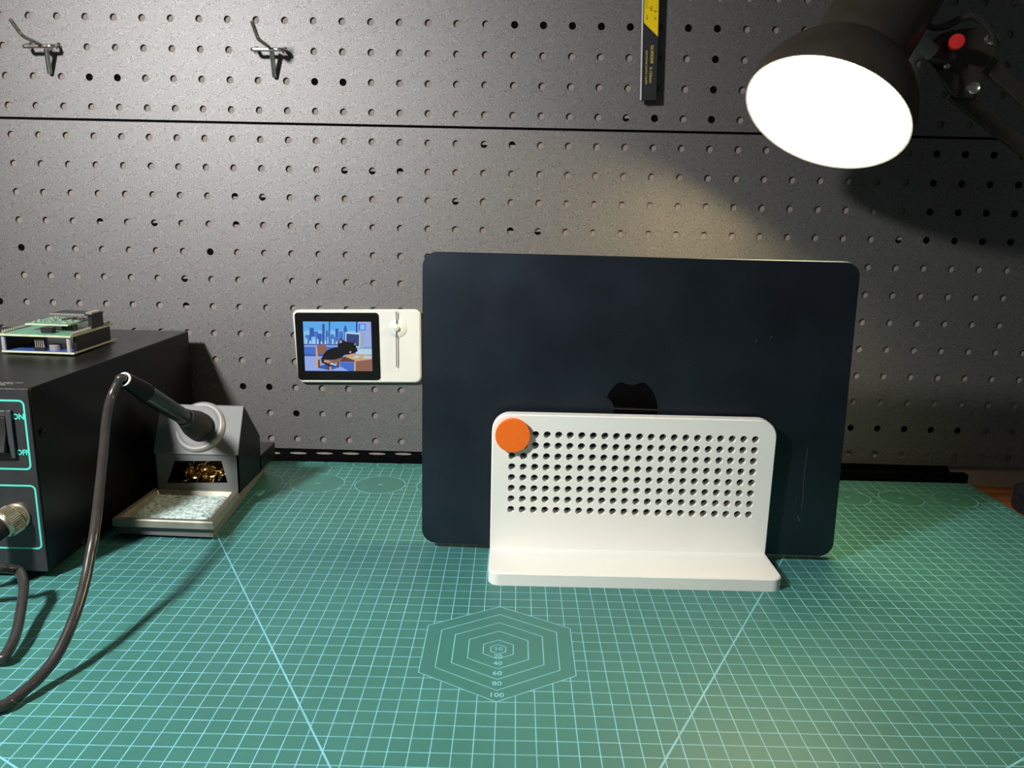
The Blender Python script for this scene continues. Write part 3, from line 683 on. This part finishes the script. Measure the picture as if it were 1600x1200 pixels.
# sponge and brass wool
b = MB(); random.seed(5); nx, ny = 34, 22; g_ = {}
sx0, sx1_, sy0, sy1 = -286.5, -226.5, 146.5, 200
V = []
for j in range(ny + 1):
    for i in range(nx + 1):
        u, v = i / nx, j / ny; ed = min(u, 1 - u, v, 1 - v)
        V.append((sx0 + (sx1_ - sx0) * u + random.uniform(-.5, .5) + 3.0 * (v - .5) * -.6, sy0 + (sy1 - sy0) * v + random.uniform(-.5, .5), 12.2 + min(1, ed * 14) * 2.6 + random.uniform(-.7, .7)))
b.add(V, [(j * (nx + 1) + i, j * (nx + 1) + i + 1, (j + 1) * (nx + 1) + i + 1, (j + 1) * (nx + 1) + i) for j in range(ny) for i in range(nx)])
for (rng) in ([(i, 0) for i in range(nx + 1)], [(i, ny) for i in range(nx + 1)], [(0, j) for j in range(ny + 1)], [(nx, j) for j in range(ny + 1)]):
    for (i, j), (i2, j2) in zip(rng, rng[1:]):
        p, q = V[j * (nx + 1) + i], V[j2 * (nx + 1) + i2]; b.quad(p, q, (q[0], q[1], 11.5), (p[0], p[1], 11.5))
b.quad((sx0, sy0, 11.5), (sx1_, sy0, 11.5), (sx1_, sy1, 11.5), (sx0, sy1, 11.5))
tag(b.build('cleaning_sponge', M_SPONGE), 'wet pale blue cleaning sponge in the tray of the iron holder', 'sponge')
b = MB(); random.seed(9); bc = np.array([-254., 222, 29.])
for k in range(130):
    th = random.uniform(0, 2 * math.pi); r0 = random.uniform(4, 10)
    c_ = bc + np.array([random.gauss(0, 9), random.gauss(-2, 4.5), random.gauss(0, 4.2)])
    c_[0] = min(max(c_[0], -272), -236); c_[1] = min(max(c_[1], 213), 230); c_[2] = min(max(c_[2], 21), 40)
    e1 = np.array([random.gauss(0, 1) for _ in range(3)]); e1 /= np.linalg.norm(e1); e2 = np.cross(e1, [random.gauss(0, 1) for _ in range(3)]); e2 /= np.linalg.norm(e2)
    a1 = random.uniform(1.5, 3.6)
    pts = [c_ + (e1 * math.cos(th + a1 * t / 9) + e2 * math.sin(th + a1 * t / 9)) * r0 * .55 for t in range(10)]
    pts = [np.array([min(max(p[0], -284), -226), min(max(p[1], 207.5), 235), min(max(p[2], 16.5), 44)]) for p in pts]
    b.tube(pts, .75, 5)
tag(b.build('brass_wool', M_BRASS), 'ball of golden brass wool inside the window of the iron holder', 'brass wool')

# ------------------------------------------------------------------ circuit boards on the station
ZL = ZT_ + 1.3
lo = [at(3, 550, 2, ZL), at(116, 554, 2, ZL), at(182, 531, 2, ZL)]; lo.append(lo[0] + lo[2] - lo[1])
pb = thing('circuit_board_stack', 'stack of green and blue circuit boards on top of the soldering station', 'circuit board', (lo[0] + lo[2]) / 2 - np.array([0, 0, 1.2]))
ex, ey = lo[1] - lo[0], lo[2] - lo[1]
def q(u, v, z): return lo[0] + ex * u + ey * v + np.array([0, 0, z])
def blk(b, u0, u1, v0, v1, z0, z1): b.loft([q(u0, v0, z0), q(u1, v0, z0), q(u1, v1, z0), q(u0, v1, z0)], [q(u0, v0, z1), q(u1, v0, z1), q(u1, v1, z1), q(u0, v1, z1)])
def pcb(u0, u1, v0, v1, z0, z1):
    b = MB(); a = [q(u0, v0, z0), q(u1, v0, z0), q(u1, v1, z0), q(u0, v1, z0)]; c = [q(u0, v0, z1), q(u1, v0, z1), q(u1, v1, z1), q(u0, v1, z1)]
    b.cur = 1; b.loft(a, c, False); b.cur = 0; b.poly(c); b.poly(list(reversed(a))); return b
pcb(0, 1, 0, 1, 0, 1.5).build('lower_board', [M_BLUEPCB, M_FR4], pb)
UZ = 13.2
pcb(-.01, .985, -.02, .98, UZ, UZ + 1.5).build('upper_board', [M_GREENPCB, M_FR4], pb)
for u in (.965, .005):
    b = MB(); blk(b, u, u + .035, .06, .86, 1.5, UZ); b.build('side_header', M_IC, pb)
for u in (.03, .93):
    b = MB(); p_ = q(u, .02, 1.5); b.lathe(p_, (0, 0, 1), [(0, 1.7), (UZ - 1.5, 1.7)], 12); b.build('spacer', M_CLEAR, pb)
for u in (.965, .02):
    b = MB()
    for k in range(22):
        p_ = q(u, .03 + k * .042, UZ + 1.5); b.lathe(p_, (0, 0, 1), [(0, 1.1), (.6, 1.0), (2.4, .45)], 6)
    b.build('pin_row', M_PINS, pb)
b = MB()
for k in range(5):
    p_ = q(.445 + k * .028, .05, 4.2); b.box(p_[0] - .35, p_[0] + .35, p_[1] - .35, p_[1] + .35, p_[2], p_[2] + 6.2)
pn = b.build('pin_header', M_PINS, pb)
b = MB(); blk(b, .43, .57, .03, .08, 1.5, 4.2); b.build('pin_header_base', M_IC, pb)
b = MB(); b.lathe(q(.66, .14, 1.5), (0, 0, 1), [(0, 4.6), (3.6, 4.6), (4.2, 4.0)], 20); b.build('button_cell', M_ALU, pb)
b = MB(); blk(b, .50, .655, .10, .18, UZ + 1.5, UZ + 6); b.build('socket_block', M_IC, pb)
b = MB(); blk(b, .66, .83, .30, .38, UZ + 1.5, UZ + 6.3); b.build('socket_block', M_IC, pb)
b = pcb(.20, .80, .22, .78, UZ + 6.3, UZ + 7.5); md = b.build('small_module', [M_GREENPCB, M_FR4], pb)
b = MB(); random.seed(21)
for k in range(26):
    u, v = random.uniform(.23, .74), random.uniform(.25, .73); s1, s2 = random.uniform(.015, .05), random.uniform(.02, .05); blk(b, u, u + s1, v, v + s2, UZ + 7.5, UZ + 7.9 + random.random() * 1.0)
b.build('module_chips', M_PINS, md)
b = MB(); blk(b, .93, .985, .47, .74, UZ + 2.0, UZ + 12.8); b.build('display_socket', M_IC, pb)
b = MB(); blk(b, .40, 1.0, .45, .74, UZ + 12.8, UZ + 13.9); ds = b.build('display_module', M_IC, pb)
b = MB(); blk(b, .40, .90, .448, .452, UZ + 12.7, UZ + 14.0); blk(b, .90, .985, .48, .70, UZ + 13.9, UZ + 15.2); b.build('display_edge', M_PINS, ds)

# ------------------------------------------------------------------ desk lamp on the right
d = ray(1289.5, 180.5); vv = d / np.linalg.norm(d); DL = 650.
LC = CAM + vv * DL; al = math.radians(25.5); th = math.radians(53.9)
m_ = -math.sin(al) * CR - math.cos(al) * CU; m_ -= vv * (m_ @ vv); m_ /= np.linalg.norm(m_)
n_ = math.cos(th) * -vv + math.sin(th) * m_; AX = -n_
RL_ = 59.6
lm = thing('desk_lamp', 'black swing arm desk lamp with a glowing warm shade at the upper right', 'lamp', (488, 258, -2.5))
b = MB(); RR_ = RL_ + 1.6
outer = [(-.5, RR_ - .4), (.6, RR_), (12, RR_ - .6), (24, RR_ - 4.5), (36, RR_ - 11), (46, RR_ - 19), (54, RR_ - 28), (58, 33)]
inner = [(57, 31), (52, RL_ - 26), (40, RL_ - 15), (24, RL_ - 5), (12, RL_ - 1.2), (0, RL_)]
b.cur = 0; b.lathe(LC, AX, outer, 72); b.f.pop(); b.mi.pop(); b.f.pop(); b.mi.pop()
sh = b.build('shade', M_LBODY, lm, smooth=40, recalc=True)
b = MB(); b.lathe(LC, AX, inner, 72); b.f.pop(); b.mi.pop(); b.f.pop(); b.mi.pop(); b.build('shade_lining', M_LIN, lm, smooth=40)
b = MB(); b.lathe(LC, AX, [(-.5, RR_ - .4), (-.2, RL_)], 72); b.f.pop(); b.mi.pop(); b.f.pop(); b.mi.pop(); b.build('rim', M_LIN, lm)
mdif = bpy.data.materials.new('lamp_diffuser'); mdif.use_nodes = True; nt = mdif.node_tree; bs = nt.nodes['Principled BSDF']
tc = nt.nodes.new('ShaderNodeTexCoord'); nn = nt.nodes.new('ShaderNodeTexNoise'); nn.inputs['Scale'].default_value = 8; nt.links.new(tc.outputs['Object'], nn.inputs['Vector'])
mr = nt.nodes.new('ShaderNodeMapRange'); mr.inputs['To Min'].default_value = 39; mr.inputs['To Max'].default_value = 42
LAMP_MR = mr
nt.links.new(nn.outputs['Fac'], mr.inputs['Value']); nt.links.new(mr.outputs['Result'], bs.inputs['Emission Strength'])
bs.inputs['Emission Color'].default_value = (1, .79, .41, 1); bs.inputs['Base Color'].default_value = (.8, .78, .7, 1)
b = MB(); b.lathe(LC + AX * 8.5, AX, [(0, .02), (0, RL_ - 1.6), (1.5, RL_ - 1.6), (1.5, .02)], 64); b.build('diffuser', mdif, lm, recalc=True)
# cylinder on top of the shade
kx = 30; axc = AX + CR * .10; axc /= np.linalg.norm(axc)
b = MB(); b.lathe(LC + AX * 46, axc, [(0, 33), (10, 34.5), (16, 35), (110, 36), (114, 33)], 48); b.build('lamp_head', M_LBODY, lm)
YJ = 236.
def jp(x, y, Y=YJ): return at(x, y, 1, Y)
b = MB(); b.tube([jp(1420, 50, 226), jp(1456, 82, 232)], 6.0, 16); b.build('pivot_pin', M_ALU, lm, label='pale metal pivot pin')
def platep(pts, Y, t): 
    b = MB(); b.prism([jp(x, y, Y) for x, y in pts], (0, t, 0)); return b
platep([(1443, 86), (1455, 66), (1472, 52), (1500, 45), (1535, 42), (1556, 52), (1562, 70), (1552, 92), (1536, 112), (1534, 140), (1520, 154), (1494, 152), (1478, 128), (1462, 108)], 240, 4).build('joint_plate', M_LBODY, lm, bevel=.8)
platep([(1450, 80), (1462, 62), (1480, 56), (1492, 60), (1496, 92), (1478, 100), (1456, 92)], 228, 10).build('joint_clamp', M_LBODY, lm, bevel=1.5)
platep([(1462, 108), (1482, 104), (1500, 118), (1498, 150), (1486, 146)], 234, 5).build('joint_clamp', M_LBODY, lm, bevel=1.2)
b = MB(); c_ = jp(1494, 67, 222); b.lathe(c_, np.array([-.35, -.93, 0.05]), [(-12, 4.2), (-1, 4.2), (-1, 5.6), (4.2, 5.6), (5, 4.9), (5.2, .02)], 28); b.build('knob', M_RED, lm, label='red knob')
for (px, py) in ((1549, 61), (1521, 138)):
    b = MB(); b.lathe(jp(px, py, 240), (-.25, -.96, 0), [(0, 4.6), (2.2, 4.6), (3.2, 3.6), (2.4, 2.2), (2.4, .02)], 20); b.build('bolt', M_STEEL, lm)
b = MB(); b.lathe(jp(1479, 104, 230), (0, -1, .2), [(0, 2.2), (1.6, 2.0), (2.2, .02)], 12); b.build('bolt', M_STEEL, lm)
EL1 = jp(1690, 232, 245); EL2 = jp(1690, 300, 245)
def bar(a, c, w, t=6):
    b = MB(); dd = (c - a) / np.linalg.norm(c - a); s_ = np.cross(dd, [0, 1, 0]); s_ /= np.linalg.norm(s_)
    b.prism([a - s_ * w / 2, a + s_ * w / 2, c + s_ * w / 2, c - s_ * w / 2], (0, t, 0)); return b
bar(jp(1532, 86, 245), EL1, 11.5).build('upper_arm', M_LBODY, lm, bevel=.6); bar(jp(1490, 143, 245), EL2, 11).build('upper_arm', M_LBODY, lm, bevel=.6)
ez = (EL1 + EL2) / 2
b = MB(); b.prism([EL1 + np.array([-10, 4, 12]), EL1 + np.array([14, 4, 8]), EL2 + np.array([14, 4, -14]), EL2 + np.array([-12, 4, -8])], (0, 4, 0)); b.build('elbow_plate', M_LBODY, lm, bevel=.8)
BS = np.array([492., 252., 0])
bar(EL2 + np.array([4, 3, 0]), np.array([BS[0], BS[1], 34]), 11).build('lower_arm', M_LBODY, lm, bevel=.6)
b = MB(); prof = [(-2.4, 30), (3, 31)]
for k in range(6): prof += [(3 + k * 2.2, 30.5), (4.1 + k * 2.2, 30.5), (4.2 + k * 2.2, 29.2), (5.1 + k * 2.2, 29.2)]
prof += [(17, 26), (20, 12), (38, 10), (40, 8)]
b.lathe((BS[0] - 6, BS[1] - 4, 0), (0, 0, 1), prof, 36); b.build('lamp_base', M_RUBBER, lm)
cb = [jp(1440, 22, 232), jp(1447, 36, 232), jp(1460, 43, 232), jp(1480, 40, 232), jp(1500, 30, 232), jp(1518, 26, 232), jp(1536, 34, 233), jp(1549, 50, 234), jp(1556, 70, 240)]
b = MB(); b.tube(smooth_path(cb, 6), 2.6, 10); b.build('lamp_cable', M_CABLE, lm)

# ------------------------------------------------------------------ light
def area(name, loc, tgt, size, power, col):
    l = bpy.data.lights.new(name, 'AREA'); l.shape = 'DISK'; l.size = size * S; l.energy = power; l.color = col
    o = bpy.data.objects.new(name, l); C.objects.link(o); o.location = np.asarray(loc, float) * S
    o.rotation_euler = (Vector(tgt) - Vector(loc)).to_track_quat('-Z', 'Y').to_euler(); return o
# a second desk lamp outside the frame, upper left of the camera
kl = bpy.data.lights.new('key_lamp', 'SPOT'); kl.energy = 42.5; kl.color = (1, .99, .975); kl.shadow_soft_size = .042
kl.spot_size = math.radians(112); kl.spot_blend = 1.0
ko = bpy.data.objects.new('key_lamp', kl); C.objects.link(ko); KL = np.array([-520., -360., 600.]); ko.location = KL * S
ko.rotation_euler = (Vector((-250., 130., 100.)) - Vector(KL)).to_track_quat('-Z', 'Y').to_euler()
w = bpy.data.worlds.new('room'); bpy.context.scene.world = w; w.use_nodes = True
bg = w.node_tree.nodes['Background']; bg.inputs['Color'].default_value = (.9, .95, 1, 1); bg.inputs['Strength'].default_value = .05

for o in bpy.data.objects:
    if '_o' in o.keys(): del o['_o']
vs_ = bpy.context.scene.view_settings
vs_.view_transform = 'Standard'; vs_.look = 'None'; vs_.gamma = 1; vs_.exposure = 0.0; vs_.use_curve_mapping = False
